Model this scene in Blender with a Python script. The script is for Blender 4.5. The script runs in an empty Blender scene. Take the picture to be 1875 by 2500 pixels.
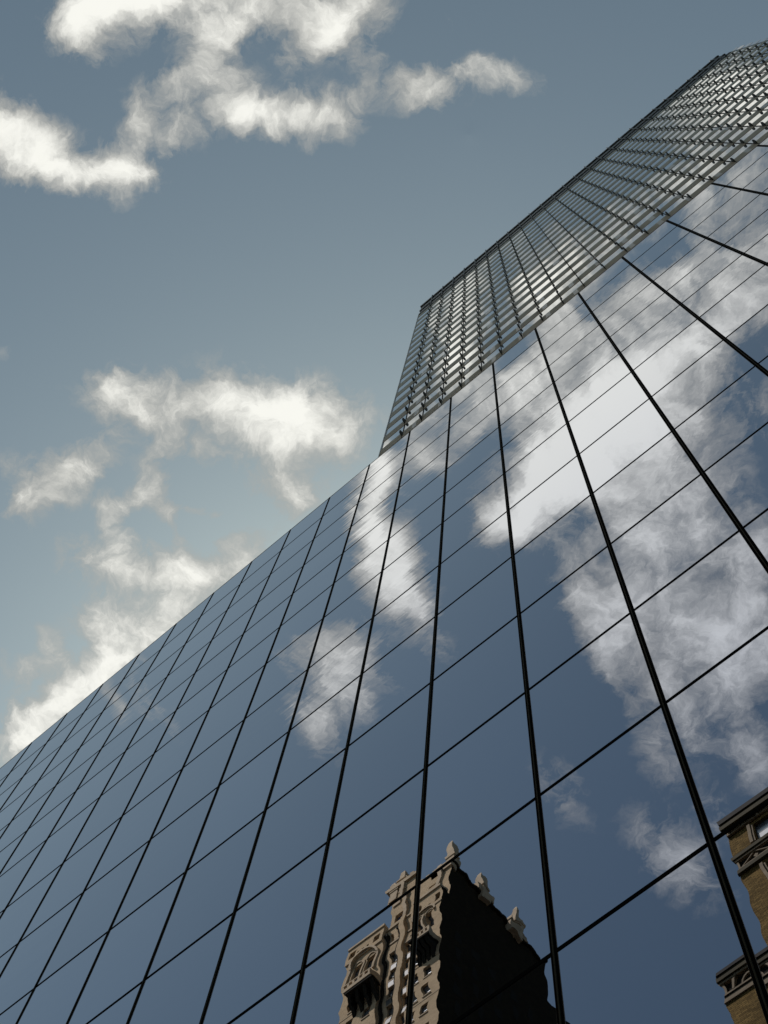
import bpy, math, random
from mathutils import Vector, Matrix
random.seed(7)
S = bpy.context.scene
COL = S.collection

# ------------------------------------------------------------------ camera
F = 3491.492
RM = [[0.7597998, 0.6476197, 0.0573847], [-0.6161029, 0.7453835, -0.254599], [-0.2076569, 0.1580894, 0.9653426]]
EYE = 1.6
cam = bpy.data.cameras.new('camera')
cam.sensor_fit = 'HORIZONTAL'; cam.sensor_width = 36.0; cam.lens = F / 1875 * 36
cam.clip_start = 0.1; cam.clip_end = 8000
camo = bpy.data.objects.new('camera', cam); COL.objects.link(camo)
r0, r1, r2 = [Vector(r) for r in RM]
m = Matrix(((r0.x, -r1.x, -r2.x), (r0.y, -r1.y, -r2.y), (r0.z, -r1.z, -r2.z))).to_4x4()
m.translation = Vector((0, 0, EYE)); camo.matrix_world = m
S.camera = camo

def project(x, y, z):
    v = Vector((x, y, z - EYE)); c = Vector((r0.dot(v), r1.dot(v), r2.dot(v)))
    if c.z <= 0: return None
    return (937.5 + F * c.x / c.z, 1250 + F * c.y / c.z)

def screen_area(pts):
    q = [project(*p) for p in pts]
    if any(k is None for k in q): return 0
    cx = sum(a for a, b in q) / len(q); cy = sum(b for a, b in q) / len(q)
    if not (-60 < cx < 1935 and -60 < cy < 2560): return 0
    a = 0
    for i in range(len(q)):
        x1, y1 = q[i]; x2, y2 = q[(i + 1) % len(q)]; a += x1 * y2 - x2 * y1
    return abs(a) / 2

# ------------------------------------------------------------------ materials
def new_mat(name):
    mt = bpy.data.materials.new(name); mt.use_nodes = True
    nt = mt.node_tree; b = nt.nodes['Principled BSDF']
    return mt, nt, b

def N(nt, t, **k):
    n = nt.nodes.new(t)
    for a, v in k.items(): setattr(n, a, v)
    return n

def simple(name, col, rough=0.6, metal=0.0, spec=0.5, noise=0.0, scale=2.0, bump=0.0):
    mt, nt, b = new_mat(name)
    b.inputs['Roughness'].default_value = rough
    b.inputs['Metallic'].default_value = metal
    b.inputs['Specular IOR Level'].default_value = spec
    if noise > 0:
        g = N(nt, 'ShaderNodeNewGeometry')
        no = N(nt, 'ShaderNodeTexNoise'); no.inputs['Scale'].default_value = scale; no.inputs['Detail'].default_value = 6
        nt.links.new(g.outputs['Position'], no.inputs['Vector'])
        mr = N(nt, 'ShaderNodeMapRange'); mr.inputs['From Min'].default_value = .3; mr.inputs['From Max'].default_value = .7
        mr.inputs['To Min'].default_value = 1 - noise; mr.inputs['To Max'].default_value = 1 + noise
        nt.links.new(no.outputs['Fac'], mr.inputs['Value'])
        vm = N(nt, 'ShaderNodeVectorMath', operation='SCALE'); vm.inputs[0].default_value = col[:3]
        nt.links.new(mr.outputs[0], vm.inputs['Scale']); nt.links.new(vm.outputs[0], b.inputs['Base Color'])
        if bump > 0:
            bp = N(nt, 'ShaderNodeBump'); bp.inputs['Strength'].default_value = bump
            nt.links.new(no.outputs['Fac'], bp.inputs['Height']); nt.links.new(bp.outputs[0], b.inputs['Normal'])
    else:
        b.inputs['Base Color'].default_value = (*col[:3], 1)
    return mt

def brick(name, c1, c2, mortar, scale=1.0, var=.25):
    """real coursed brick, laid in world metres on x/y + z"""
    mt, nt, b = new_mat(name)
    g = N(nt, 'ShaderNodeNewGeometry'); sp = N(nt, 'ShaderNodeSeparateXYZ'); nt.links.new(g.outputs['Position'], sp.inputs[0])
    add = N(nt, 'ShaderNodeMath', operation='ADD'); nt.links.new(sp.outputs['X'], add.inputs[0]); nt.links.new(sp.outputs['Y'], add.inputs[1])
    cb = N(nt, 'ShaderNodeCombineXYZ'); nt.links.new(add.outputs[0], cb.inputs['X']); nt.links.new(sp.outputs['Z'], cb.inputs['Y'])
    br = N(nt, 'ShaderNodeTexBrick'); nt.links.new(cb.outputs[0], br.inputs['Vector'])
    br.inputs['Color1'].default_value = (*c1, 1); br.inputs['Color2'].default_value = (*c2, 1); br.inputs['Mortar'].default_value = (*mortar, 1)
    br.inputs['Scale'].default_value = scale; br.inputs['Brick Width'].default_value = .46; br.inputs['Row Height'].default_value = .16
    br.inputs['Mortar Size'].default_value = .018; br.inputs['Bias'].default_value = -.1
    no = N(nt, 'ShaderNodeTexNoise'); no.inputs['Scale'].default_value = .55; no.inputs['Detail'].default_value = 8; no.inputs['Roughness'].default_value = .65
    nt.links.new(g.outputs['Position'], no.inputs['Vector'])
    mr = N(nt, 'ShaderNodeMapRange'); mr.inputs['From Min'].default_value = .3; mr.inputs['From Max'].default_value = .7
    mr.inputs['To Min'].default_value = 1 - var; mr.inputs['To Max'].default_value = 1 + var
    nt.links.new(no.outputs['Fac'], mr.inputs['Value'])
    vm = N(nt, 'ShaderNodeVectorMath', operation='SCALE'); nt.links.new(br.outputs['Color'], vm.inputs[0]); nt.links.new(mr.outputs[0], vm.inputs['Scale'])
    nt.links.new(vm.outputs[0], b.inputs['Base Color'])
    bp = N(nt, 'ShaderNodeBump'); bp.inputs['Strength'].default_value = .5; bp.inputs['Distance'].default_value = .03
    nt.links.new(br.outputs['Fac'], bp.inputs['Height']); bp.invert = True; nt.links.new(bp.outputs[0], b.inputs['Normal'])
    b.inputs['Roughness'].default_value = .95; b.inputs['Specular IOR Level'].default_value = .05
    return mt

def mirror_glass(name, col, coarse, fine, tilt, rough=.0, fine_scale=5.0, grow=0.0):
    """coated reflective glass: roller-wave distortion of the normal, a slight tilt per pane (attribute 'pid')"""
    mt, nt, b = new_mat(name)
    L = nt.links.new
    b.inputs['Base Color'].default_value = (*col, 1); b.inputs['Metallic'].default_value = 1; b.inputs['Roughness'].default_value = rough
    b.inputs['Coat Weight'].default_value = 1.0; b.inputs['Coat IOR'].default_value = 1.5; b.inputs['Coat Roughness'].default_value = 0
    g = N(nt, 'ShaderNodeNewGeometry'); at = N(nt, 'ShaderNodeAttribute', attribute_name='pid')
    pid = N(nt, 'ShaderNodeSeparateXYZ'); L(at.outputs['Color'], pid.inputs[0])
    pos = N(nt, 'ShaderNodeSeparateXYZ'); L(g.outputs['Position'], pos.inputs[0])
    off = N(nt, 'ShaderNodeVectorMath', operation='SCALE'); off.inputs['Scale'].default_value = 37.0; L(at.outputs['Color'], off.inputs[0])
    def wave(scx, scz, detail, seed):
        mp = N(nt, 'ShaderNodeVectorMath', operation='MULTIPLY'); mp.inputs[1].default_value = (scx, 0.0, scz); L(g.outputs['Position'], mp.inputs[0])
        ad = N(nt, 'ShaderNodeVectorMath', operation='ADD'); L(mp.outputs[0], ad.inputs[0]); L(off.outputs[0], ad.inputs[1])
        ad2 = N(nt, 'ShaderNodeVectorMath', operation='ADD'); L(ad.outputs[0], ad2.inputs[0]); ad2.inputs[1].default_value = (seed, seed * 1.7, seed * .3)
        no = N(nt, 'ShaderNodeTexNoise'); no.inputs['Scale'].default_value = 1; no.inputs['Detail'].default_value = detail; no.inputs['Roughness'].default_value = .55
        L(ad2.outputs[0], no.inputs['Vector'])
        s = N(nt, 'ShaderNodeMath', operation='SUBTRACT'); L(no.outputs['Fac'], s.inputs[0]); s.inputs[1].default_value = .5
        return s.outputs[0]
    def mul(a, k):
        n = N(nt, 'ShaderNodeMath', operation='MULTIPLY'); L(a, n.inputs[0])
        if isinstance(k, float): n.inputs[1].default_value = k
        else: L(k, n.inputs[1])
        return n.outputs[0]
    def add(a, c):
        n = N(nt, 'ShaderNodeMath', operation='ADD'); L(a, n.inputs[0]); L(c, n.inputs[1]); return n.outputs[0]
    # regular roller wave, 0.8 m between crests
    ph = mul(pos.outputs['Z'], 7.85); ph = add(ph, mul(pid.outputs['X'], 6.28)); ph = add(ph, mul(wave(.3, .6, 1, 3.1), 5.0))
    sn = N(nt, 'ShaderNodeMath', operation='SINE'); L(ph, sn.inputs[0])
    amp = N(nt, 'ShaderNodeMapRange'); amp.inputs['From Min'].default_value = 0; amp.inputs['From Max'].default_value = 1
    amp.inputs['To Min'].default_value = .25; amp.inputs['To Max'].default_value = 1.5; L(pid.outputs['Y'], amp.inputs['Value'])
    gr = N(nt, 'ShaderNodeMapRange'); gr.inputs['From Min'].default_value = 26; gr.inputs['From Max'].default_value = 70
    gr.inputs['To Min'].default_value = .3; gr.inputs['To Max'].default_value = .3 * (1 + grow); L(pos.outputs['Z'], gr.inputs['Value'])
    nx = add(mul(sn.outputs[0], coarse), mul(mul(mul(wave(.12, fine_scale, 2, 9.3), fine), amp.outputs[0]), gr.outputs[0]))
    nx = add(nx, mul(wave(.5, .5, 1, 1.3), coarse * 2.0))
    nz = mul(wave(.5, 1.1, 1, 5.7), coarse * 1.0)
    tx = N(nt, 'ShaderNodeMath', operation='MULTIPLY_ADD'); L(pid.outputs['Y'], tx.inputs[0]); tx.inputs[1].default_value = tilt; tx.inputs[2].default_value = -tilt / 2
    tz = N(nt, 'ShaderNodeMath', operation='MULTIPLY_ADD'); L(pid.outputs['Z'], tz.inputs[0]); tz.inputs[1].default_value = tilt; tz.inputs[2].default_value = -tilt / 2
    nx = add(nx, tx.outputs[0]); nz = add(nz, tz.outputs[0])
    cb = N(nt, 'ShaderNodeCombineXYZ'); L(nx, cb.inputs['X']); L(nz, cb.inputs['Z'])
    sm = N(nt, 'ShaderNodeVectorMath', operation='ADD'); L(g.outputs['Normal'], sm.inputs[0]); L(cb.outputs[0], sm.inputs[1])
    nn = N(nt, 'ShaderNodeVectorMath', operation='NORMALIZE'); L(sm.outputs[0], nn.inputs[0]); L(nn.outputs[0], b.inputs['Normal']); L(nn.outputs[0], b.inputs['Coat Normal'])
    # no two panes have quite the same coating
    tv = N(nt, 'ShaderNodeMapRange'); tv.inputs['To Min'].default_value = .93; tv.inputs['To Max'].default_value = 1.07; L(pid.outputs['Z'], tv.inputs['Value'])
    vs = N(nt, 'ShaderNodeVectorMath', operation='SCALE'); vs.inputs[0].default_value = col; L(tv.outputs[0], vs.inputs['Scale']); L(vs.outputs[0], b.inputs['Base Color'])
    return mt

M = {}
M['glass'] = mirror_glass('mirror_glass', (.41, .445, .56), .00085, .014, .0055, fine_scale=2.8, grow=6.0)
M['tglass'] = mirror_glass('tower_glass', (.78, .80, .80), .0010, .006, .010, fine_scale=2.5)
M['black'] = simple('black_frame', (.004, .0045, .005), .95, 0, .02)
M['dark'] = simple('dark_metal', (.02, .022, .02), .8, 0, .06)
M['rib'] = simple('mullion_rib', (.05, .05, .038), .8, 0, .1)
M['silver'] = simple('brushed_aluminium', (.42, .43, .42), .38, .8)
M['grey_core'] = simple('core_grey', (.08, .08, .08), .8)
M['spandrel'] = simple('spandrel_panel', (.60, .58, .50), .8, .0, .12, noise=.05, scale=.6)
M['pale'] = simple('pale_plate', (.75, .76, .72), .4, 0, .5)
M['bracket'] = simple('bracket_metal', (.03, .034, .03), .6, 0, .2)
M['roofband'] = simple('roof_band', (.035, .04, .038), .5, 0, .5)
M['louvre'] = simple('roof_louvre', (.16, .17, .16), .5, 0, .5)
M['coping'] = simple('coping', (.5, .52, .52), .4, .3)
M['limestone'] = simple('limestone', (.40, .305, .20), .9, 0, .2, noise=.18, scale=.9, bump=.2)
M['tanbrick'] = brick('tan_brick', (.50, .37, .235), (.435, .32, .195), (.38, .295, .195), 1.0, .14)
M['shadedbrick'] = brick('shaded_dark_brick', (.03, .022, .011), (.016, .012, .007), (.012, .010, .007), 1.0, .2)  # unlit side of the tan tower, its shade painted as near-black brick
M['brownbrick'] = brick('brown_brick', (.25, .16, .055), (.12, .076, .026), (.07, .048, .02), 1.0, .35)
M['stone2'] = simple('carved_stone', (.22, .165, .10), .85, 0, .2, noise=.25, scale=1.3, bump=.2)
M['lead'] = simple('lead_grey_coping', (.035, .031, .025), .8, 0, .1, noise=.2, scale=1)
M['olive'] = simple('olive_cornice', (.06, .048, .022), .8, 0, .1, noise=.2, scale=1)
M['pane'] = simple('window_pane', (.20, .22, .24), .12, .5, .6)
M['bluepane'] = simple('blue_tile', (.03, .055, .15), .35, 0, .5)
M['frame'] = simple('window_frame_bronze', (.06, .055, .045), .6)
M['white'] = simple('white_blind', (.62, .62, .60), .6)
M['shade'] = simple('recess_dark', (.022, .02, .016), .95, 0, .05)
M['asphalt'] = simple('asphalt', (.05, .05, .052), .9, 0, .3, noise=.25, scale=3, bump=.2)
M['paving'] = simple('paving', (.14, .135, .125), .85, 0, .3, noise=.12, scale=1.5)
M['groundm'] = simple('ground_concrete', (.07, .07, .068), .9, 0, .3, noise=.15, scale=.2)
M['paint'] = simple('road_paint', (.75, .75, .72), .7)
M['paintm'] = simple('painted_metal_grey', (.22, .22, .22), .6)

# ------------------------------------------------------------------ mesh building
class MB:
    def __init__(s): s.v = []; s.f = []; s.mi = []; s.pid = []
    def face(s, pts, mi=0, pid=None):
        b = len(s.v); s.v += [tuple(p) for p in pts]; s.f.append(tuple(range(b, b + len(pts)))); s.mi.append(mi)
        s.pid += [pid or (0.5, .5, .5)] * len(pts)
    def box(s, x0, x1, y0, y1, z0, z1, mi=0, pid=None):
        b = len(s.v)
        for x in (x0, x1):
            for y in (y0, y1):
                for z in (z0, z1): s.v.append((x, y, z))
        s.pid += [pid or (.5, .5, .5)] * 8
        for q in ((0, 1, 3, 2), (4, 6, 7, 5), (0, 4, 5, 1), (2, 3, 7, 6), (0, 2, 6, 4), (1, 5, 7, 3)):
            s.f.append(tuple(b + k for k in q)); s.mi.append(mi)
    def prism_x(s, prof, x0, x1, mi=0):
        """profile in (y,z) extruded along x"""
        n = len(prof); b = len(s.v)
        for x in (x0, x1):
            for y, z in prof: s.v.append((x, y, z))
        s.pid += [(.5, .5, .5)] * (2 * n)
        s.f.append(tuple(b + k for k in range(n))); s.mi.append(mi)
        s.f.append(tuple(b + n + k for k in reversed(range(n)))); s.mi.append(mi)
        for k in range(n):
            j = (k + 1) % n; s.f.append((b + k, b + n + k, b + n + j, b + j)); s.mi.append(mi)
    def prism_y(s, prof, y0, y1, mi=0):
        """profile in (x,z) extruded along y"""
        n = len(prof); b = len(s.v)
        for y in (y0, y1):
            for x, z in prof: s.v.append((x, y, z))
        s.pid += [(.5, .5, .5)] * (2 * n)
        s.f.append(tuple(b + k for k in range(n))); s.mi.append(mi)
        s.f.append(tuple(b + n + k for k in reversed(range(n)))); s.mi.append(mi)
        for k in range(n):
            j = (k + 1) % n; s.f.append((b + k, b + n + k, b + n + j, b + j)); s.mi.append(mi)
    def loft(s, rings, mi=0):
        """rings: list of (cx, cy, hx, hy, z): square tapering solid"""
        b = len(s.v)
        for cx, cy, hx, hy, z in rings:
            s.v += [(cx - hx, cy - hy, z), (cx + hx, cy - hy, z), (cx + hx, cy + hy, z), (cx - hx, cy + hy, z)]
            s.pid += [(.5, .5, .5)] * 4
        n = len(rings)
        for i in range(n - 1):
            for k in range(4):
                j = (k + 1) % 4; s.f.append((b + 4 * i + k, b + 4 * i + j, b + 4 * i + 4 + j, b + 4 * i + 4 + k)); s.mi.append(mi)
        s.f.append((b + 3, b + 2, b + 1, b)); s.mi.append(mi)
        s.f.append(tuple(b + 4 * (n - 1) + k for k in range(4))); s.mi.append(mi)
    def build(s, name, mats, parent=None, recalc=True):
        if not isinstance(mats, (list, tuple)): mats = [mats]
        me = bpy.data.meshes.new(name); me.from_pydata(s.v, [], s.f)
        for mt in mats: me.materials.append(mt)
        me.polygons.foreach_set('material_index', s.mi)
        a = me.attributes.new('pid', 'FLOAT_COLOR', 'POINT')
        a.data.foreach_set('color', [c for p in s.pid for c in (p[0], p[1], p[2], 1.0)])
        if recalc:
            import bmesh
            bm = bmesh.new(); bm.from_mesh(me); bmesh.ops.recalc_face_normals(bm, faces=bm.faces); bm.to_mesh(me); bm.free()
        me.update()
        o = bpy.data.objects.new(name, me); COL.objects.link(o)
        if parent: o.parent = parent
        return o

def thing(name, label, cat, group=None):
    o = bpy.data.objects.new(name, None); COL.objects.link(o); o.empty_display_size = 2
    o['label'] = label; o['category'] = cat
    if group: o['group'] = group
    return o

def structure(o): o['kind'] = 'structure'; return o

def rnd(): return (random.random(), random.random(), random.random())

# ------------------------------------------------------------------ ground
b = MB(); b.face([(-2500, -2500, 0), (2500, -2500, 0), (2500, 2500, 0), (-2500, 2500, 0)]); structure(b.build('ground', M['groundm'], recalc=False))
b = MB(); b.box(-400, 400, -27.0, 2.2, -.1, .004); o = b.build('road', M['asphalt']); structure(o)
b = MB()
b.box(-400, 400, 2.35, 10.45, -.1, .14); b.box(-400, 400, 2.2, 2.35, -.1, .137)
structure(b.build('pavement', M['paving']))
b = MB(); b.box(-400, 400, -32.6, -27.15, -.1, .14); b.box(-400, 400, -27.15, -27.0, -.1, .137)
structure(b.build('pavement', M['paving']))
b = MB()
for k in range(-60, 60): b.box(k * 6, k * 6 + 3, -12.45, -12.33, .004, .008)
structure(b.build('road_marking', M['paint']))
# the photographer stands on the kerb side; road surface runs beneath

# ------------------------------------------------------------------ glass skyscraper
D0 = 10.6; D1 = 10.93
W = .29182889788 * D0; U0 = -.9524358086 * D0
ZR = [1.9231, 2.4483, 2.9701, 3.4932, 4.0236, 4.5467, 5.0769, 5.5082, 5.9414, 6.3676, 6.8191, 7.2515, 7.6706]
ZR = [EYE + D0 * z for z in ZR]
rows = [0.14, 2.2 + .0, 4.4 + .0]
while rows[-1] + 5.56 < ZR[0] - 1: rows.append(rows[-1] + 5.56)
rows = [.14] + [ZR[0] - 5.56 * k for k in (3, 2, 1)] + ZR
CN0, CN1 = -24, 12
XL = U0 + CN0 * W; XR = U0 + CN1 * W
sky = thing('glass_skyscraper', 'mirror glass office tower rising from a wide gridded glass base, clouds in its panes', 'skyscraper')
b = MB(); b.box(XL + .02, XR - .02, D0 + .08, 48, .0, ZR[-1] - .12); b.box(-15.98, 25.22, D1 + .08, 47.5, ZR[-1] - .2, 160.5)
b.build('core', M['grey_core'], sky)
panels = []
for i in range(CN0, CN1):
    for j in range(len(rows) - 1):
        x0 = U0 + i * W; x1 = x0 + W; z0, z1 = rows[j], rows[j + 1]
        panels.append((screen_area([(x0, D0, z0), (x1, D0, z0), (x1, D0, z1), (x0, D0, z1)]), x0, x1, z0, z1, rnd()))
panels.sort(key=lambda p: -p[0])
g = .05
rest = MB()
for k, (a, x0, x1, z0, z1, pid) in enumerate(panels):
    q = MB() if k < 100 else rest
    q.box(x0 + g, x1 - g, D0, D0 + .03, z0 + g, z1 - g, 0, pid)
    if k < 100: q.build('glass_panel', M['glass'], sky)
o = rest.build('glass_panel', M['glass'], sky); o['kind'] = 'stuff'
# vertical mullions: black channel with a grey centre rib and slim aluminium edges
for i in range(CN0, CN1 + 1):
    x = U0 + i * W
    q = MB()
    zt = ZR[-1] - .05
    q.box(x - .066, x + .066, D0 - .012, D0 + .05, .14, zt, 0)
    q.box(x - .012, x + .012, D0 - .035, D0 - .0125, .14, zt, 1)
    q.box(x - .072, x - .0665, D0 - .006, D0 + .02, .14, zt, 2); q.box(x + .0665, x + .072, D0 - .006, D0 + .02, .14, zt, 2)
    q.build('mullion', [M['black'], M['rib'], M['paintm']], sky)
for j, z in enumerate(rows[1:-1]):
    q = MB(); q.box(XL, XR, D0 - .008, D0 + .05, z - .055, z + .055, 0)
    q.build('transom', [M['black']], sky)
q = MB(); q.box(XL, XR, D0 - .012, D0 + .3, ZR[-1] - .05, ZR[-1] + .0, 0); q.build('parapet_coping', M['coping'], sky)

# upper tower
TB = .14152494 * D1; TU0 = -1.30270933 * D1
FL = .3617 * D1
ZF0 = EYE + 7.76 * D1      # centre of the lowest spandrel in view
NF = 18
XTL, XTR = -16.0, 25.25
SP = .88                    # half height of a spandrel
zfl = [ZF0 + k * FL for k in range(-1, NF)]
windows = []
cols = [(XTL, TU0)] + [(TU0 + k * TB, TU0 + (k + 1) * TB) for k in range(26)]
cols.append((TU0 + 26 * TB, XTR)) if TU0 + 26 * TB < XTR - .1 else None
baymood = [rnd() for _ in cols]
for f, zc in enumerate(zfl):
    z0 = zc + SP; z1 = zc + FL - SP
    if f == len(zfl) - 1: z1 = EYE + 14.02 * D1
    for c, (x0, x1) in enumerate(cols):
        pid = rnd(); bm_ = baymood[c]
        pid = tuple(.5 + (.55 * (bm_[k] - .5) + .45 * (pid[k] - .5)) for k in range(3))
        windows.append((screen_area([(x0, D1, z0), (x1, D1, z0), (x1, D1, z1), (x0, D1, z1)]), x0, x1, z0, z1, pid))
windows.sort(key=lambda p: -p[0])
rest = MB()
for k, (a, x0, x1, z0, z1, pid) in enumerate(windows):
    q = MB() if k < 100 else rest
    q.box(x0 + .004, x1 - .004, D1, D1 + .03, z0 + .0, z1 - .0, 0, pid)
    if k < 100: q.build('window', M['tglass'], sky)
o = rest.build('window', M['tglass'], sky); o['kind'] = 'stuff'
for f, zc in enumerate(zfl):
    q = MB()
    q.box(XTL, XTR, D1 - .02, D1 + .06, zc - SP, zc + SP, 0)
    if f < 8:
        for t in range(19):
            xc = TU0 + .6 * TB + t * 1.335 * TB
            wd = .14 + .02 * f
            if xc < XTR - 1 and random.random() < .95 - .1 * f: q.box(xc - wd, xc + wd, D1 - .026, D1 - .02, zc - SP + .12, zc + SP - .06, 1)
    q.build('spandrel', [M['spandrel'], M['pale'], M['dark']], sky)
ztb = EYE + 14.02 * D1
for k in range(27):
    x = TU0 + k * TB
    if x > XTR - .2: break
    q = MB(); q.box(x - .018, x + .018, D1 - .035, D1 + .0, zfl[0] - SP, ztb, 0)
    q.build('tower_mullion', M['dark'], sky)
br = []
for k in range(27):
    x = TU0 + k * TB
    if x > XTR - .2: break
    for zc in zfl:
        br.append((screen_area([(x, D1, zc), (x, D1 - .3, zc), (x, D1 - .3, zc + 1.2), (x, D1, zc + 1.2)]), x, zc))
br.sort(key=lambda t: -t[0])
rest = MB()
for k, (a, x, zc) in enumerate(br):
    q = MB() if k < 100 else rest
    # notched plate standing out from the spandrel
    n0 = len(q.v)
    prof = [(D1 - .0, zc - .5), (D1 - .2, zc - .45), (D1 - .29, zc - .2), (D1 - .29, zc + .3), (D1 - .16, zc + .45), (D1, zc + .45)]
    q.prism_x(prof, x - .028, x + .028)
    if k < 100: q.build('bracket', M['bracket'], sky)
o = rest.build('bracket', M['bracket'], sky); o['kind'] = 'stuff'
# roof band: three dark rails with paler louvres between them
zt = EYE + 14.78 * D1
q = MB()
q.box(XTL, XTR, D1 + .02, D1 + .4, ztb, zt - .3, 1)
q.build('roof_louvre', [M['dark'], M['louvre']], sky)
hh = zt - ztb
for a0, a1, pr in ((0, .15, .06), (.42, .52, .08), (.88, 1.0, .12)):
    q = MB(); q.box(XTL - .02, XTR + .02, D1 - pr, D1 + .45, ztb + a0 * hh, ztb + a1 * hh, 0); q.build('roof_rail', M['roofband'], sky)
for k in range(0, 27, 1):
    x = TU0 + k * TB
    if x > XTR - .2: break
    q = MB(); q.box(x - .04, x + .04, D1 - .2, D1 - .125, ztb + .3, zt + .4, 0); q.box(x - .03, x + .03, D1 - .125, D1 + .02, ztb + .2 * hh, ztb + .26 * hh, 0)
    q.build('roof_outrigger', M['paintm'], sky)
q = MB(); q.box(XTL - .05, XTL - .0, D1 - .06, D1 + .3, ZR[-1] - .1, ztb, 0); q.build('corner_trim', M['coping'], sky)
q = MB(); q.box(XTR, XTR + .05, D1 - .06, D1 + .3, ZR[-1] - .1, ztb, 0); q.build('corner_trim', M['coping'], sky)

# ------------------------------------------------------------------ helper: wall facing +y with real openings
def wall_y(q, x0, x1, z0, z1, y, holes, depth, mi=0, mrev=0):
    xs = sorted(set([x0, x1] + [h[0] for h in holes] + [h[1] for h in holes])); zs = sorted(set([z0, z1] + [h[2] for h in holes] + [h[3] for h in holes]))
    xs = [x for x in xs if x0 <= x <= x1]; zs = [z for z in zs if z0 <= z <= z1]
    for i in range(len(xs) - 1):
        for j in range(len(zs) - 1):
            cx = (xs[i] + xs[i + 1]) / 2; cz = (zs[j] + zs[j + 1]) / 2
            if any(h[0] < cx < h[1] and h[2] < cz < h[3] for h in holes): continue
            q.face([(xs[i + 1], y, zs[j]), (xs[i], y, zs[j]), (xs[i], y, zs[j + 1]), (xs[i + 1], y, zs[j + 1])], mi)
    for a, c, e, f in holes:
        yb = y - depth
        q.face([(a, y, e), (a, yb, e), (a, yb, f), (a, y, f)], mrev)
        q.face([(c, yb, e), (c, y, e), (c, y, f), (c, yb, f)], mrev)
        q.face([(a, y, e), (c, y, e), (c, yb, e), (a, yb, e)], mrev)
        q.face([(a, yb, f), (c, yb, f), (c, y, f), (a, y, f)], mrev)

def window_y(parent, x0, x1, z0, z1, y, blind=None, arched=False):
    """window set back in its reveal: frame, panes, sill, half-drawn blind as sub-parts"""
    q = MB(); t = .09; zc = (z0 + z1) / 2
    q.box(x0, x0 + t, y - .08, y, z0, z1); q.box(x1 - t, x1, y - .08, y, z0, z1)
    q.box(x0 + t, x1 - t, y - .08, y, z1 - t, z1); q.box(x0 + t, x1 - t, y - .08, y, z0, z0 + t)
    q.box(x0 + t, x1 - t, y - .06, y - .01, zc - .04, zc + .04)
    w = q.build('window', M['frame'], parent)
    q = MB(); q.box(x0 + t, x1 - t, y - .075, y - .06, z0 + t, z1 - t); q.build('pane', M['pane'], w)
    if blind:
        q = MB(); q.box(x0 + t, x1 - t, y - .055, y - .02, z0 + t, z0 + t + (z1 - z0) * blind); q.build('blind', M['white'], w)
    return w

# ------------------------------------------------------------------ tan brick tower (seen mirrored)
old = thing('old_brick_tower', 'old tan brick high-rise with pinnacles, arched windows and balconies, mirrored in the glass base', 'building')
YF = 21.2 - 65.0; D = 65.0
def zz(v): return EYE + v * D
XA, XB = -72.7, -57.9          # front extents
ST = .0538 * D                 # storey
ZS = zz(2.382)                 # shoulder top
# zones across the front: left pavilion, recessed middle, right pavilion
PL = (XA, -66.95); PM = (-66.95, -62.35); PR = (-62.35, XB)
rec = .75
front = MB(); wins = []; YM = YF - rec
zt_w = zz(2.285)
def floors_down(ztop, n): return [ztop - k * ST for k in range(n)]
holesL, holesM, holesR = [], [], []
for k, z in enumerate(floors_down(zt_w, 40)):
    if z < 6: break
    for xc in (-65.35, -63.1):
        holesM.append((xc - .62, xc + .62, z - 2.15, z)); wins.append((xc - .62, xc + .62, z - 2.15, z, YM - .3, .2 if k in (0, 7) else None))
for k, z in enumerate(floors_down(zz(2.198), 40)):
    if z < 6: break
    for xc in (-70.9, -68.3): holesL.append((xc - .55, xc + .55, z - 1.9, z)); wins.append((xc - .55, xc + .55, z - 1.9, z, YF - .3, None))
    for xc in (-61.5, -59.65): holesR.append((xc - .5, xc + .5, z - 1.9, z)); wins.append((xc - .5, xc + .5, z - 1.9, z, YF - .3, .3 if k == 6 else None))
# arched loggia pairs above the balconies
for xc in (-70.75, -68.75):
    holesL.append((xc - .62, xc + .62, zz(2.252), zz(2.31))); wins.append((xc - .62, xc + .62, zz(2.252), zz(2.31), YF - .55, .25))
for xc in (-61.15, -59.6):
    holesR.append((xc - .5, xc + .5, zz(2.268), zz(2.318))); wins.append((xc - .5, xc + .5, zz(2.268), zz(2.318), YF - .55, .3))
# openings through the parapet, sky shows in the corner ones
for a in (-72.25, -68.45): holesL.append((a, a + 1.0, ZS - 2.3, ZS - .9))
for a in (-62.0, -59.05): holesR.append((a, a + .75, ZS - 2.5, ZS - .9))
for k in range(3): holesL.append((-70.95 + .75 * k, -70.6 + .75 * k, ZS - 3.0, ZS - 1.7))
for k in range(2): holesR.append((-60.85 + .75 * k, -60.5 + .75 * k, ZS - 3.2, ZS - 1.9))
for k in range(4): holesM.append((-66.35 + 1.05 * k, -65.95 + 1.05 * k, zz(2.33), zz(2.355)))
wall_y(front, PL[0], PL[1], 0, ZS, YF, holesL, .6); wall_y(front, PR[0], PR[1], 0, ZS, YF, holesR, .6)
wall_y(front, PM[0], PM[1], 0, ZS - .6, YM, holesM, .35)
front.face([(PL[1], YF, 0), (PL[1], YM, 0), (PL[1], YM, ZS), (PL[1], YF, ZS)]); front.face([(PR[0], YM, 0), (PR[0], YF, 0), (PR[0], YF, ZS), (PR[0], YM, ZS)])
front.face([(PL[0], YF, ZS), (PL[1], YF, ZS), (PL[1], YF - 1.0, ZS), (PL[0], YF - 1.0, ZS)]); front.face([(PR[0], YF, ZS), (PR[1], YF, ZS), (PR[1], YF - 1, ZS), (PR[0], YF - 1, ZS)])
front.build('front_wall', M['tanbrick'], old, recalc=False)
q = MB()
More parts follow.
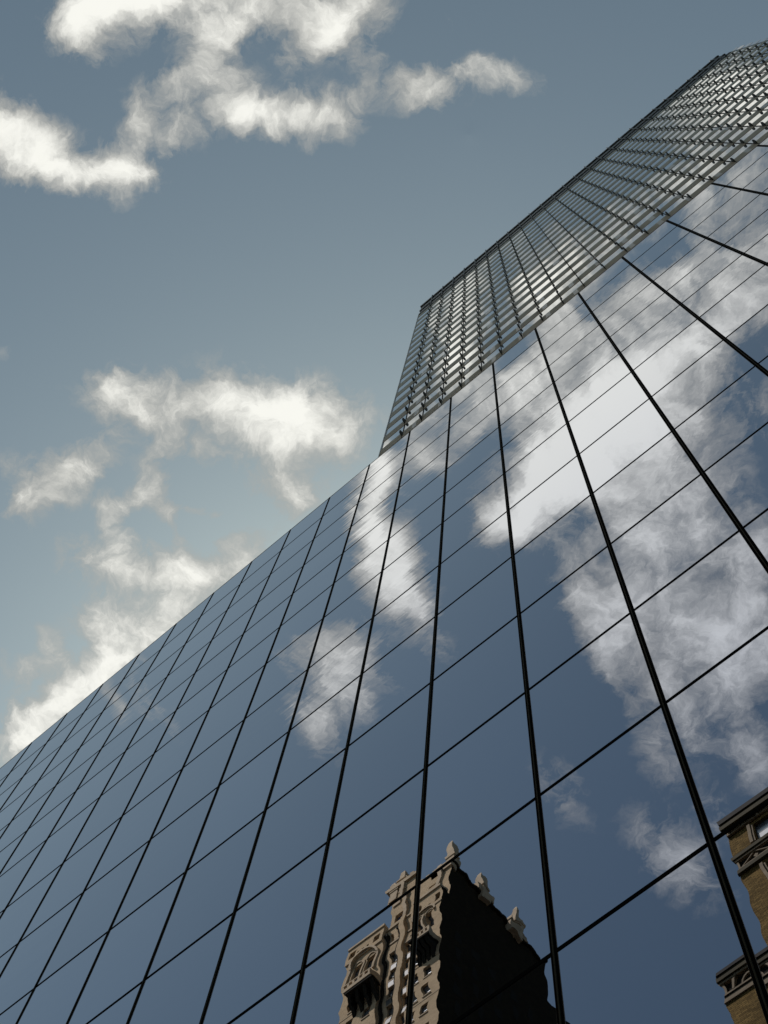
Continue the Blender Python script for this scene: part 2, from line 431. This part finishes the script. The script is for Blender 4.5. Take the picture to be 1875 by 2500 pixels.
q.box(XA, XB - .02, YF - 20, YF - 1.7, 0, ZS - 3.6); q.box(XA + 5.6, XB - .3, YF - 20, YF - 1.7, ZS - 3.6, ZS - .7)
q.build('core', M['shade'], old)
q = MB()
q.box(XB - .35, XB, YF - 20.4, YF - .02, 0, ZS - .02, 0)
for k in range(44):
    z = zz(2.285) - k * ST
    if z < 5: break
    for t in range(6): q.box(XB, XB + .02, YF - 2.6 - 3.1 * t - 1.1, YF - 2.6 - 3.1 * t, z - 2.0, z, 1)
q.build('side_wall', [M['shadedbrick'], M['shade']], old)  # shade of this side is put into the brick and window colour
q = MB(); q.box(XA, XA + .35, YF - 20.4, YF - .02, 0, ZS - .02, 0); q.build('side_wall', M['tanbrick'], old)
q = MB(); q.box(XA, XB, YF - 29, YF - 20.4, 0, zz(2.382) + .2, 0); q.build('rear_wing', M['shadedbrick'], old)
# pilaster between the two middle window columns and end piers
q = MB(); q.box(-64.6, -63.85, YM, YM + .45, 0, ZS + .0); q.build('pilaster', M['tanbrick'], old)
for xp in (-66.72, -64.78):                                    # dark strips added as the shadow lines of the inner corners
    q = MB(); q.loft([(xp, YM + .16, .13, .13, 2.0), (xp, YM + .16, .13, .13, ZS - 2.4), (xp, YM + .2, .24, .2, ZS - 2.2), (xp, YM + .2, .26, .2, ZS - 1.7)])
    q.build('groove_shade', M['shade'], old)
# spandrel panels between the middle windows, stone sills and lintels
q = MB()
for k in range(40):
    z = zt_w - k * ST
    if z < 6: break
    for xc in (-65.35, -63.1):
        q.box(xc - .7, xc + .7, YM, YM + .07, z - 2.15 - .2, z - 2.15, 0); q.box(xc - .62, xc + .62, YM, YM + .05, z - ST + .15, z - 2.15 - .25, 1)
        q.box(xc - .7, xc + .7, YM, YM + .06, z, z + .15, 0)
q.build('window_surround', [M['limestone'], M['frame']], old)
q = MB()
for k in range(40):
    z = zz(2.198) - k * ST
    if z < 6: break
    for xc in (-70.9, -68.3, -61.5, -59.65): q.box(xc - .6, xc + .6, YF, YF + .09, z - 2.05, z - 1.9)
    for xa, xb in ((XA, PL[1]), (PR[0], XB)):
        if k % 2 == 0: q.box(xa, xb, YF, YF + .05, z - 2.62, z - 2.5)
q.build('window_sill', M['limestone'], old)
# shield plates next to the arches, parapet copings
q = MB()
for a in (XA, PR[0]):
    w_ = PL[1] - XA if a == XA else XB - PR[0]
    q.box(a - .05, a + w_ + .05, YF - 1.0, YF + .18, ZS, ZS + .45)
    q.box(a, a + w_, YF, YF + .12, ZS - 3.35, ZS - 3.15)
q.box(PM[0], PM[1], YM - .4, YM + .2, ZS - .6, ZS - .2); q.box(PM[0], PM[1], YM, YM + .15, zz(2.322), zz(2.327))
q.build('coping', M['limestone'], old)
# arch hoods
def arch(q, xc, z, r, th, y0, y1, n=10, mi=0):
    for k in range(n):
        a0 = math.pi * k / n; a1 = math.pi * (k + 1) / n
        q.prism_y([(xc + r * math.cos(a0), z + r * math.sin(a0)), (xc + (r + th) * math.cos(a0), z + (r + th) * math.sin(a0)),
                   (xc + (r + th) * math.cos(a1), z + (r + th) * math.sin(a1)), (xc + r * math.cos(a1), z + r * math.sin(a1))], y0, y1, mi)
q = MB()
arch(q, -69.75, zz(2.305), 2.0, .3, YF, YF + .35); arch(q, -60.35, zz(2.312), 1.55, .26, YF, YF + .32)
for xc in (-70.75, -68.75): arch(q, xc, zz(2.308), .62, .12, YF, YF + .1)
for xc in (-61.15, -59.6): arch(q, xc, zz(2.316), .5, .1, YF, YF + .1)
q.box(-72.05, -71.78, YF, YF + .3, zz(2.25), zz(2.305)); q.box(-67.72, -67.45, YF, YF + .3, zz(2.25), zz(2.305)); q.box(-69.85, -69.65, YF, YF + .2, zz(2.25), zz(2.31))
q.box(-60.5, -60.25, YF, YF + .3, zz(2.268), zz(2.316))
q.build('arch_moulding', M['limestone'], old)
# balconies with corbels
def balcony(xa, xb, z, pr):
    q = MB()
    q.box(xa, xb, YF, YF + pr, z - .22, z)                      # floor slab
    q.box(xa + .05, xb - .05, YF, YF + pr - .06, z - .5, z - .22, 1)  # dark layer, the shade under the slab put into its colour
    q.box(xa, xb, YF + pr - .12, YF + pr, z + .75, z + .95); q.box(xa, xb, YF + pr - .14, YF + pr - .02, z, z + .2)
    n = max(4, int((xb - xa) / .8))
    for k in range(n + 1):
        xc = xa + .15 + (xb - xa - .3) * k / n; q.box(xc - .15, xc + .15, YF + pr - .13, YF + pr - .01, z + .2, z + .75)
    for x in (xa, xb - .15): q.box(x, x + .15, YF, YF + pr - .14, z, z + .9)
    o = q.build('balcony', [M['limestone'], M['shade']], old)
    q = MB()
    for t in range(4):
        xc = xa + .4 + (xb - xa - .8) * t / 3
        q.prism_x([(YF, z - .5), (YF + pr - .3, z - .5), (YF + pr - .6, z - 1.1), (YF + .6, z - 1.9), (YF, z - 3.0)], xc - .22, xc + .22)
    q.build('corbel', M['shade'], o)  # corbels coloured dark to stand for the shade below the slab
    return o
balcony(-70.6, -66.4, EYE + 2.25 * 63.2, 1.8); balcony(-60.9, -58.2, EYE + 2.265 * 63.2, 1.8)
wins.sort(key=lambda w: -w[3])
for k, (a, c, e, f, y, bl) in enumerate(wins[:100]): window_y(old, a, c, e, f, y, bl)
q = MB()
for (a, c, e, f, y, bl) in wins[100:]: q.box(a, c, y - .08, y, e, f)
if q.v: o = q.build('window', M['pane'], old); o['kind'] = 'stuff'
# upper set-back block
UF = 21.2 - 67.0
ZU = EYE + 2.462 * 67
q = MB()
hol = [(-66.3, -65.0, zz(2.40) + 3.2, zz(2.40) + 5.6), (-61.6, -59.9, ZS + 4.2, ZS + 4.7)]
xa_, xb_ = -67.9, -58.45
wall_y(q, xa_, xb_, ZS - 4, ZU, UF, [(-67.3, -65.9, ZS + 3.6, ZS + 5.4), (-61.9, -60.2, ZS + 6.3, ZS + 6.8), (-63.9, -62.7, ZS + 2.5, ZS + 5.2)], .7)
q.box(xa_, xa_ + .3, UF - 18, UF - .02, ZS - 4, ZU)
q.build('upper_block', M['tanbrick'], old)
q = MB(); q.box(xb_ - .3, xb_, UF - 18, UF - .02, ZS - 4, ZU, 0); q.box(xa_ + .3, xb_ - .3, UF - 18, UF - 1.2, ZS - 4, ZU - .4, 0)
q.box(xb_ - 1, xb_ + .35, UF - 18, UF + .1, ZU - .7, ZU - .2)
q.build('side_wall', M['shadedbrick'], old)
q = MB(); q.box(-67.25, -65.95, UF - .6, UF - .45, ZS + 3.6, ZS + 5.4, 1); q.box(-63.88, -62.72, UF - .4, UF - .3, ZS + 2.5, ZS + 5.2, 0)
q.build('window', [M['pane'], M['bluepane']], old)
q = MB()
q.box(xa_ - .2, xb_ + .2, UF - .5, UF + .35, ZU, ZU + .45)
q.box(xa_ + .3, xb_, UF, UF + .15, ZS + 1.3, ZS + 1.55)
q.box(-60.35, -59.75, UF, UF + .45, ZS - 1, ZU)                 # buttress by the corner
q.box(-65.6, -65.1, UF, UF + .45, ZS - 1, ZU)
for k in range(9):                                             # crenels along the top
    xc = xa_ + .5 + k * 1.08
    q.box(xc, xc + .6, UF - .3, UF + .12, ZU + .45, ZU + 1.25)
q.build('coping', M['limestone'], old)
def pinnacle(cx, cy, z0, z1, w, lean=0):
    q = MB(); h = z1 - z0
    q.loft([(cx, cy, w, w, z0 - 1.6), (cx, cy, w, w, z0 + .22 * h), (cx, cy, w * 1.18, w * 1.18, z0 + .23 * h), (cx, cy, w * 1.18, w * 1.18, z0 + .3 * h),
            (cx, cy, w * .86, w * .86, z0 + .34 * h), (cx, cy, w * .66, w * .66, z0 + .7 * h), (cx, cy, w * .5, w * .5, z0 + .9 * h), (cx, cy, w * .2, w * .2, z1)])
    q.build('pinnacle', M['limestone'], old)
pinnacle(-58.95, UF - .45, ZU, EYE + 2.559 * 67, .68)
pinnacle(-65.5, UF - .45, ZU, EYE + 2.52 * 67, .6)
pinnacle(-67.0, UF - .4, ZU - 1, ZU + 2.3, .6)
pinnacle(-61.2, UF - .6, ZU, ZU + 3.0, .6)
pinnacle(-58.5, 21.2 - 73.6, ZU, EYE + 170.6, .7)
pinnacle(-58.5, 21.2 - 80.4, ZU, EYE + 171.3, .7)
pinnacle(-58.3, 21.2 - 79.0, ZU - .5, ZU + 2.0, .7)
q = MB(); q.box(-60.4, -58.0, 21.2 - 75.3, 21.2 - 72.2, ZU - .2, ZU + 1.2); q.box(-60.4, -58.0, 21.2 - 82.3, 21.2 - 78.6, ZU - .2, ZU + .9)
q.box(-61.8, -58.3, UF - 1.9, UF + .05, ZU + .46, ZU + 1.5)
q.build('pedestal', M['limestone'], old)

# ------------------------------------------------------------------ brown brick building with ornate cornice (seen mirrored, right)
bb = thing('brown_brick_building', 'brown brick building with carved tan cornice bands, mirrored at the lower right edge', 'building')
DB = 54.0; KB = DB / 40; YB = 21.2 - DB
def zb(v): return EYE + v * DB
BX0, BX1 = -13.92 * KB, 24.0
ZT = EYE + 1.969 * (DB - .7)
q = MB(); holes = []; bw = []
SB = 4.35 * KB
for k in range(16):
    ztop = zb(1.902) - k * SB
    if ztop < 6: break
    for c in range(8):
        x0 = (-12.2 + c * 3.9) * KB; hw = KB * (1.8 if k == 0 else 2.6)
        holes.append((x0, x0 + 2.3 * KB, ztop - hw, ztop)); bw.append((x0, x0 + 2.3 * KB, ztop - hw, ztop, k, c))
wall_y(q, BX0, BX1, 0, zb(1.92), YB, holes, .4)
q.build('front_wall', M['brownbrick'], bb, recalc=False)
q = MB(); q.box(BX0 + .01, BX1, YB - 18, YB - .6, 0, zb(1.92)); q.build('core', M['shade'], bb)
q = MB(); q.box(BX0 - .0, BX0 + .3, YB - 18, YB - .01, 0, zb(1.92)); q.build('side_wall', M['brownbrick'], bb)
for (a, c, e, f, k, cc) in bw:
    if k < 5: window_y(bb, a + .02, c - .02, e, f, YB - .25, .45 if (k + cc) % 2 == 0 else .15)
q = MB()
for (a, c, e, f, k, cc) in bw:
    if k >= 5: q.box(a, c, YB - .3, YB - .25, e, f)
o = q.build('window', M['pane'], bb); o['kind'] = 'stuff'
q = MB()
for (a, c, e, f, k, cc) in bw:                                 # moulded jambs
    if k < 9:
        q.box(a - .55, a - .27, YB, YB + .2, e - .1, f + .1); q.box(c + .27, c + .55, YB, YB + .2, e - .1, f + .1)
        q.box(a - .27, a - .08, YB, YB + .09, e, f); q.box(c + .08, c + .27, YB, YB + .09, e, f)
q.build('jamb_moulding', M['stone2'], bb)
# cornice
q = MB(); q.box(BX0 + .2, BX1, YB - 1, YB + .7, ZT - .55, ZT); q.build('coping', M['lead'], bb)
q = MB(); q.box(BX0 + .15, BX1, YB - .5, YB + .6, ZT - 1.24, ZT - .68); q.box(BX0 + .1, BX1, YB - .5, YB + .48, ZT - .68, ZT - .55)
q.build('cornice', M['olive'], bb)
def ornament_band(z0, z1, y, name, pitch, xs=BX0, xe=BX1, style='zig'):
    q = MB(); h = z1 - z0
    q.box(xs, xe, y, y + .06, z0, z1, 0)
    q.box(xs, xe, y, y + .28, z1 - .12 * h, z1, 1); q.box(xs, xe, y, y + .24, z0, z0 + .12 * h, 1)
    n = int((xe - xs) / pitch)
    for k in range(n):
        a = xs + .15 + k * pitch
        q.box(a - .08, a + .08, y + .06, y + .22, z0 + .12 * h, z1 - .12 * h, 1)
        t = .13 * h; zl = z0 + .14 * h; zh = z1 - .14 * h; mid = a + pitch / 2; e = a + pitch - .1; s_ = a + .1
        if style == 'zig':
            q.prism_y([(s_, zl), (s_ + .16, zl), (mid + .08, zh), (mid - .08, zh)], y + .06, y + .2, 1)
            q.prism_y([(e, zl), (e - .16, zl), (mid - .08, zh), (mid + .08, zh)], y + .061, y + .201, 1)
            q.prism_y([(mid - .22, (zl + zh) / 2 - .1), (mid, zl), (mid + .22, (zl + zh) / 2 - .1), (mid, (zl + zh) / 2 + .1)], y + .06, y + .18, 1)
        else:
            arch(q, mid, z0 + .14 * h, pitch * .33, .17, y + .06, y + .26, 9, 1)
            arch(q, mid, z0 + .14 * h, pitch * .16, .12, y + .06, y + .2, 7, 1)
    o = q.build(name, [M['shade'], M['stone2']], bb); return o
ornament_band(zb(1.91), ZT - 1.28, YB, 'cornice_frieze', 2.85)
ornament_band(zb(1.8125), zb(1.836), YB, 'belt_course', 3.1)
q = MB(); q.box(BX0 - .1, BX1, YB, YB + .38, zb(1.8375), zb(1.8445)); q.box(BX0 - .1, BX1, YB, YB + .3, zb(1.803), zb(1.8115)); q.build('belt_ledge', M['olive'], bb)
# lower front wing, slightly proud, with its own arched frieze
YW = YB + .9; DW = 21.2 - YW
def zw(v): return EYE + v * DW
WX0 = -.4135 * DW
q = MB(); q.box(WX0, BX1, YB + .0, YW, 0, zw(1.5935)); q.box(WX0, BX0 + .0, YB - 16, YB + .0, 0, zw(1.5935)); q.build('lower_wing', M['brownbrick'], bb)
q = MB(); q.box(WX0 - .0, BX1, YB - 16, YW + .5, zw(1.6045), zw(1.611)); q.build('coping', M['lead'], bb)
q = MB(); q.box(WX0 - .02, BX1, YB - 16, YW + .4, zw(1.594), zw(1.6035)); q.build('cornice', M['olive'], bb)
ornament_band(zw(1.568), zw(1.5925), YW, 'arched_frieze', 3.9, WX0, BX1, 'arch')
q = MB(); q.box(WX0 - .06, BX1, YW, YW + .14, zw(1.556), zw(1.5675), 0); q.box(WX0 - .05, BX1, YW + .0, YW + .2, zw(1.5665), zw(1.569), 1); q.build('belt_ledge', [M['stone2'], M['shade']], bb)

# ------------------------------------------------------------------ sun
SAZ, SEL = math.radians(40), math.radians(59)     # azimuth from +y towards -x
sd = Vector((-math.sin(SAZ) * math.cos(SEL), math.cos(SAZ) * math.cos(SEL), math.sin(SEL)))
sl = bpy.data.lights.new('sun', 'SUN'); sl.energy = 5.0; sl.angle = math.radians(.5); sl.color = (1, .91, .78)
so = bpy.data.objects.new('sun', sl); COL.objects.link(so); so.rotation_euler = sd.to_track_quat('Z', 'Y').to_euler()

# ------------------------------------------------------------------ sky and clouds
w = bpy.data.worlds.new('World'); S.world = w; w.use_nodes = True
nt = w.node_tree; nt.nodes.clear(); L = nt.links.new
out = N(nt, 'ShaderNodeOutputWorld'); bg = N(nt, 'ShaderNodeBackground'); bg.inputs['Strength'].default_value = .08; L(bg.outputs[0], out.inputs[0])
st = N(nt, 'ShaderNodeTexSky', sky_type='NISHITA'); st.sun_disc = False; st.sun_elevation = SEL; st.sun_rotation = -SAZ
st.altitude = 0; st.air_density = 1.0; st.dust_density = 1.4; st.ozone_density = 1.0
hs = N(nt, 'ShaderNodeHueSaturation'); hs.inputs['Saturation'].default_value = .74; hs.inputs['Value'].default_value = 1.0; L(st.outputs[0], hs.inputs['Color'])
tc = N(nt, 'ShaderNodeTexCoord'); sp = N(nt, 'ShaderNodeSeparateXYZ'); L(tc.outputs['Generated'], sp.inputs[0])
mz = N(nt, 'ShaderNodeMath', operation='MAXIMUM'); L(sp.outputs['Z'], mz.inputs[0]); mz.inputs[1].default_value = .03
iz = N(nt, 'ShaderNodeMath', operation='DIVIDE'); iz.inputs[0].default_value = 1; L(mz.outputs[0], iz.inputs[1])
P0 = N(nt, 'ShaderNodeVectorMath', operation='SCALE'); L(tc.outputs['Generated'], P0.inputs[0]); L(iz.outputs[0], P0.inputs['Scale'])   # cloud layer plane (x/z, y/z, 1)

def noise(vec, scale, detail, rough=.55, off=0.0, dist=0.0):
    n = N(nt, 'ShaderNodeTexNoise'); n.inputs['Scale'].default_value = scale; n.inputs['Detail'].default_value = detail; n.inputs['Roughness'].default_value = rough
    n.inputs['Distortion'].default_value = dist
    a = N(nt, 'ShaderNodeVectorMath', operation='ADD'); a.inputs[1].default_value = (off, off * .7, off * .3); L(vec, a.inputs[0]); L(a.outputs[0], n.inputs['Vector'])
    return n
def warp(vec, scale, amt, detail, off):
    n = noise(vec, scale, detail, .6, off)
    s = N(nt, 'ShaderNodeVectorMath', operation='SUBTRACT'); L(n.outputs['Color'], s.inputs[0]); s.inputs[1].default_value = (.5, .5, .5)
    k = N(nt, 'ShaderNodeVectorMath', operation='SCALE'); k.inputs['Scale'].default_value = amt; L(s.outputs[0], k.inputs[0])
    a = N(nt, 'ShaderNodeVectorMath', operation='ADD'); L(vec, a.inputs[0]); L(k.outputs[0], a.inputs[1]); return a.outputs[0]
PW = warp(warp(P0.outputs[0], 20, .022, 4, 4.2), 44, .022, 9, 8.8)
flat = N(nt, 'ShaderNodeVectorMath', operation='MULTIPLY'); flat.inputs[1].default_value = (1, 1, 0); L(PW, flat.inputs[0]); PW = flat.outputs[0]

def plane_pt(px, py, mode):
    x = (px - 937.5) / F; y = (py - 1250) / F
    v = [RM[0][k] * x + RM[1][k] * y + RM[2][k] for k in range(3)]
    return Vector((v[0] / v[2], (v[1] if mode == 'd' else -v[1]) / v[2]))
# cloud masses of this sky: (where seen: d = direct, r = mirrored, x, y, half-length, half-width, angle in degrees, density); units of a 1659 px wide view
CL = [
 # top left bank
 ('d', 225, 30, 95, 48, 0, .95), ('d', 180, 70, 60, 42, 30, .7), ('d', 320, 8, 70, 22, 0, .7), ('d', 215, 115, 26, 22, 90, .25), ('d', 430, 60, 60, 26, 45, .38),
 # top middle
 ('d', 660, 15, 125, 45, -8, 1.0), ('d', 690, 75, 85, 42, 10, 1.0), ('d', 780, 25, 60, 45, 0, .6), ('d', 620, 128, 34, 26, 60, .5), ('d', 760, 100, 40, 34, 0, .4), ('d', 480, 75, 60, 26, 20, .26), ('d', 440, 130, 50, 20, -50, .22),
 # hooked cloud
 ('d', 475, 172, 60, 26, -8, .62), ('d', 510, 225, 50, 40, 40, .8), ('d', 610, 252, 120, 36, 2, 1.0), ('d', 695, 240, 60, 44, 10, .8), ('d', 785, 190, 85, 22, -62, .36), ('d', 380, 180, 22, 16, -40, .3),
 ('d', 420, 280, 60, 40, -60, .38), ('d', 660, 320, 26, 16, 0, .2),
 # right of top
 ('d', 905, 205, 75, 36, 12, .72), ('d', 970, 165, 100, 36, -8, .5), ('d', 1075, 155, 75, 26, 12, .5), ('d', 970, 60, 45, 26, 20, .26), ('d', 850, 180, 34, 36, 60, .36),
 # left bank
 ('d', 25, 290, 60, 60, 60, .95), ('d', 60, 365, 95, 38, 5, .7), ('d', 190, 365, 120, 28, 5, .72), ('d', 310, 375, 50, 30, 15, .95), ('d', 300, 280, 26, 52, 0, .6), ('d', 120, 310, 50, 30, 20, .3), ('d', 365, 320, 48, 34, -60, .42), ('d', 260, 340, 45, 30, 0, .35),
 # big middle cloud
 ('d', 285, 865, 95, 50, 12, .85), ('d', 325, 925, 42, 26, 60, .45), ('d', 430, 850, 80, 36, -5, .5), ('d', 560, 888, 165, 66, 6, 1.2), ('d', 670, 905, 90, 60, 20, 1.0), ('d', 600, 960, 85, 34, 10, .6), ('d', 722, 965, 34, 40, 0, .5), ('d', 245, 830, 30, 22, 0, .4),
 ('d', 610, 1045, 70, 48, 20, .8), ('d', 655, 1085, 48, 30, -20, .6), ('d', 545, 1045, 40, 20, -20, .3), ('d', 415, 965, 70, 36, 20, .46), ('d', 330, 1025, 36, 26, 40, .5), ('d', 330, 985, 40, 20, 0, .2),
 # left diagonal
 ('d', 175, 1010, 80, 32, -38, .72), ('d', 90, 1055, 85, 44, -30, .8), ('d', 50, 1090, 30, 34, 0, .4), ('d', 30, 1000, 40, 30, 0, .25),
 # wisps
 ('d', 262, 1075, 55, 18, -10, .55), ('d', 236, 1130, 44, 20, 80, .72), ('d', 350, 1085, 50, 26, 10, .66), ('d', 385, 1140, 42, 20, 65, .66), ('d', 430, 1110, 40, 14, 0, .42), ('d', 520, 1165, 40, 18, -25, .55), ('d', 180, 1185, 50, 28, 20, .52), ('d', 300, 1180, 60, 22, 0, .36),
 # lower clouds along the roof line
 ('d', 320, 1235, 140, 36, 0, .85), ('d', 240, 1240, 60, 36, 20, .5), ('d', 440, 1250, 120, 40, -10, .7), ('d', 540, 1200, 60, 30, -30, .42), ('d', 235, 1335, 70, 38, -10, .7), ('d', 360, 1350, 130, 60, -30, .75), ('d', 215, 1380, 40, 24, 50, .35),
 ('d', 205, 1465, 150, 50, -38, 1.05), ('d', 100, 1540, 95, 44, -38, .95), ('d', 70, 1445, 60, 26, -20, .6), ('d', 110, 1400, 40, 24, 60, .42), ('d', 40, 1590, 40, 30, -30, .7), ('d', 15, 1530, 30, 26, 0, .3), ('d', 5, 770, 22, 26, 90, .2), ('d', 5, 1420, 30, 14, -60, .25),
 # mirrored ones
 ('r', 825, 1030, 60, 50, 80, .8), ('r', 795, 1120, 60, 34, 75, .55), ('r', 855, 1200, 70, 40, 60, .85), ('r', 880, 1290, 66, 50, 70, .95), ('r', 935, 1360, 50, 28, 60, .35), ('r', 960, 1400, 40, 22, 60, .2),
 ('r', 745, 1395, 66, 42, 10, .9), ('r', 700, 1470, 80, 44, 65, .9), ('r', 680, 1570, 70, 30, 65, .66), ('r', 770, 1480, 64, 30, 60, .5), ('r', 610, 1430, 60, 20, 45, .32), ('r', 830, 1430, 60, 30, 60, .3),
 ('r', 930, 975, 60, 26, 45, .42), ('r', 1000, 940, 50, 34, -30, .38),
 ('r', 1140, 830, 60, 30, -30, .45), ('r', 1060, 860, 70, 34, -30, .42),
 ('r', 1190, 1000, 75, 60, -30, 1.1), ('r', 1260, 930, 110, 75, -50, 1.0), ('r', 1340, 860, 120, 85, -45, .85), ('r', 1150, 1090, 80, 48, -40, .75), ('r', 1080, 1120, 60, 32, -30, .42), ('r', 1290, 1030, 110, 70, 60, .7), ('r', 1180, 1150, 60, 40, 0, .45),
 ('r', 1400, 800, 130, 80, -50, .72), ('r', 1500, 760, 150, 54, -40, .5), ('r', 1600, 640, 120, 60, -40, .72), ('r', 1420, 930, 110, 70, -40, .6), ('r', 1480, 1080, 160, 90, 50, .52), ('r', 1580, 1200, 120, 80, 50, .4),
 ('r', 1560, 900, 120, 60, -30, .3), ('r', 1400, 1180, 110, 60, 60, .42), ('r', 1260, 1300, 80, 40, 60, .75), ('r', 1330, 1270, 90, 70, 60, .62), ('r', 1300, 1400, 90, 34, 60, .45), ('r', 1400, 1380, 110, 70, 60, .68), ('r', 1450, 1500, 120, 40, 62, .85), ('r', 1520, 1380, 110, 60, 60, .6), ('r', 1620, 1400, 110, 70, 60, .6),
 ('r', 1400, 1560, 100, 30, 62, .5), ('r', 1410, 1640, 50, 34, 60, .5), ('r', 1590, 1540, 90, 48, 60, .55), ('r', 1620, 1640, 60, 40, 60, .42), ('r', 1320, 1470, 70, 20, 60, .34), ('r', 1640, 1300, 90, 60, 60, .5),
 ('r', 1480, 900, 200, 130, -40, .24), ('r', 1400, 1100, 190, 130, 50, .24), ('r', 1600, 1340, 130, 130, 60, .2), ('r', 1520, 600, 190, 90, -38, .26), ('r', 1230, 830, 130, 60, -38, .22),
 ('r', 1200, 1705, 80, 42, 60, .42), ('r', 1430, 1835, 100, 62, 50, .5), ('r', 1500, 1890, 80, 50, 60, .36), ('r', 1570, 1770, 80, 30, 50, .42),
 ('r', 1600, 420, 110, 50, -35, .7), ('r', 1540, 350, 90, 40, -40, .5), ('r', 1470, 570, 100, 34, -35, .5), ('r', 1350, 650, 100, 40, -35, .62), ('r', 1250, 740, 90, 34, -35, .66), ('r', 1640, 230, 110, 70, 0, .75), ('r', 1640, 520, 60, 40, 0, .4),
 ('r', 985, 760, 120, 34, 105, .5), ('r', 1340, 500, 150, 26, -38, .7), ('r', 1560, 190, 140, 90, -20, .9), ('r', 1180, 620, 60, 26, -40, .4),
 ('r', 300, 1470, 90, 28, 60, .46), ('r', 240, 1505, 60, 24, 60, .4), ('r', 350, 1540, 70, 22, 60, .28),
]
acc = None
sxy = N(nt, 'ShaderNodeSeparateXYZ'); L(PW, sxy.inputs[0])
for (mode, x, y, a, c, ang, d) in CL:
    K = 1875 / 1659; x *= K; y *= K; a *= K; c *= K; t = math.radians(ang)
    if mode == 'd' and y < 450: d *= .84
    d = d * 1.12 + .05
    p = plane_pt(x, y, mode)
    e1 = (plane_pt(x + 4 * math.cos(t), y + 4 * math.sin(t), mode) - p) / 4 * a
    e2 = (plane_pt(x - 4 * math.sin(t), y + 4 * math.cos(t), mode) - p) / 4 * c
    # covariance -> principal axes
    A = e1.x * e1.x + e2.x * e2.x; B = e1.x * e1.y + e2.x * e2.y; C2 = e1.y * e1.y + e2.y * e2.y
    th = .5 * math.atan2(2 * B, A - C2); tr = (A + C2) / 2; df = math.sqrt(((A - C2) / 2) ** 2 + B * B)
    s1 = math.sqrt(tr + df); s2 = math.sqrt(max(tr - df, 1e-9))
    mp = N(nt, 'ShaderNodeMapping', vector_type='TEXTURE'); mp.inputs['Location'].default_value = (p.x, p.y, 0)
    mp.inputs['Rotation'].default_value = (0, 0, th); mp.inputs['Scale'].default_value = (s1, s2, 1000)
    ch = N(nt, 'ShaderNodeCombineXYZ'); L(sxy.outputs['X'], ch.inputs['X']); L(sxy.outputs['Y'], ch.inputs['Y'])
    if acc is not None: L(acc, ch.inputs['Z'])      # chained so the masses are summed one after another
    L(ch.outputs[0], mp.inputs['Vector'])
    dt = N(nt, 'ShaderNodeVectorMath', operation='DOT_PRODUCT'); L(mp.outputs[0], dt.inputs[0]); L(mp.outputs[0], dt.inputs[1])
    pw = N(nt, 'ShaderNodeMath', operation='POWER'); pw.inputs[0].default_value = math.exp(-.85); L(dt.outputs['Value'], pw.inputs[1])
    ma = N(nt, 'ShaderNodeMath', operation='MULTIPLY_ADD'); L(pw.outputs[0], ma.inputs[0]); ma.inputs[1].default_value = d
    if acc is None: ma.inputs[2].default_value = 0
    else: L(acc, ma.inputs[2])
    acc = ma.outputs[0]
fb = noise(PW, 26, 11, .68, 11.0, .35)
fl = noise(PW, 9, 3, .5, 21.0)
def math2(op, a, b2, c=None):
    n = N(nt, 'ShaderNodeMath', operation=op)
    for k, v in enumerate((a, b2, c)):
        if v is None: continue
        if isinstance(v, (int, float)): n.inputs[k].default_value = v
        else: L(v, n.inputs[k])
    return n.outputs[0]
nz = math2('SUBTRACT', fb.outputs['Fac'], .5)
lim = math2('MINIMUM', math2('MULTIPLY', acc, 2.4), 1.0)
den = math2('MULTIPLY_ADD', math2('MULTIPLY', nz, 3.7), lim, acc)
den = math2('MAXIMUM', math2('SUBTRACT', den, .13), 0.0)
den = math2('POWER', den, 1.25)
al = math2('SUBTRACT', 1.0, math2('POWER', math.exp(-1.8), den))        # optical depth
# thick sunlit parts are white, thin parts and soft inner folds greyer
fold = math2('SUBTRACT', fl.outputs['Fac'], .5)
br_ = N(nt, 'ShaderNodeMapRange', interpolation_type='SMOOTHSTEP'); br_.inputs['From Min'].default_value = .0; br_.inputs['From Max'].default_value = 2.6
br_.inputs['To Min'].default_value = .45; br_.inputs['To Max'].default_value = 1.05
L(math2('MULTIPLY_ADD', fold, 1.3, math2('MULTIPLY_ADD', nz, .8, den)), br_.inputs['Value'])
cc = N(nt, 'ShaderNodeVectorMath', operation='SCALE'); cc.inputs[0].default_value = (11.3, 11.25, 10.5); L(br_.outputs[0], cc.inputs['Scale'])
ti = N(nt, 'ShaderNodeVectorMath', operation='MULTIPLY'); ti.inputs[1].default_value = (.79, .95, .885); L(hs.outputs[0], ti.inputs[0])
mx = N(nt, 'ShaderNodeMix', data_type='RGBA'); L(al, mx.inputs['Factor']); L(ti.outputs[0], mx.inputs['A']); L(cc.outputs[0], mx.inputs['B'])
L(mx.outputs['Result'], bg.inputs['Color'])
w.cycles.sampling_method = 'MANUAL'; w.cycles.sample_map_resolution = 512

# ------------------------------------------------------------------ view
S.view_settings.view_transform = 'Standard'; S.view_settings.look = 'None'; S.view_settings.exposure = 0; S.view_settings.gamma = 1
S.cycles.max_bounces = 6; S.cycles.glossy_bounces = 4; S.cycles.diffuse_bounces = 2; S.cycles.use_denoising = True
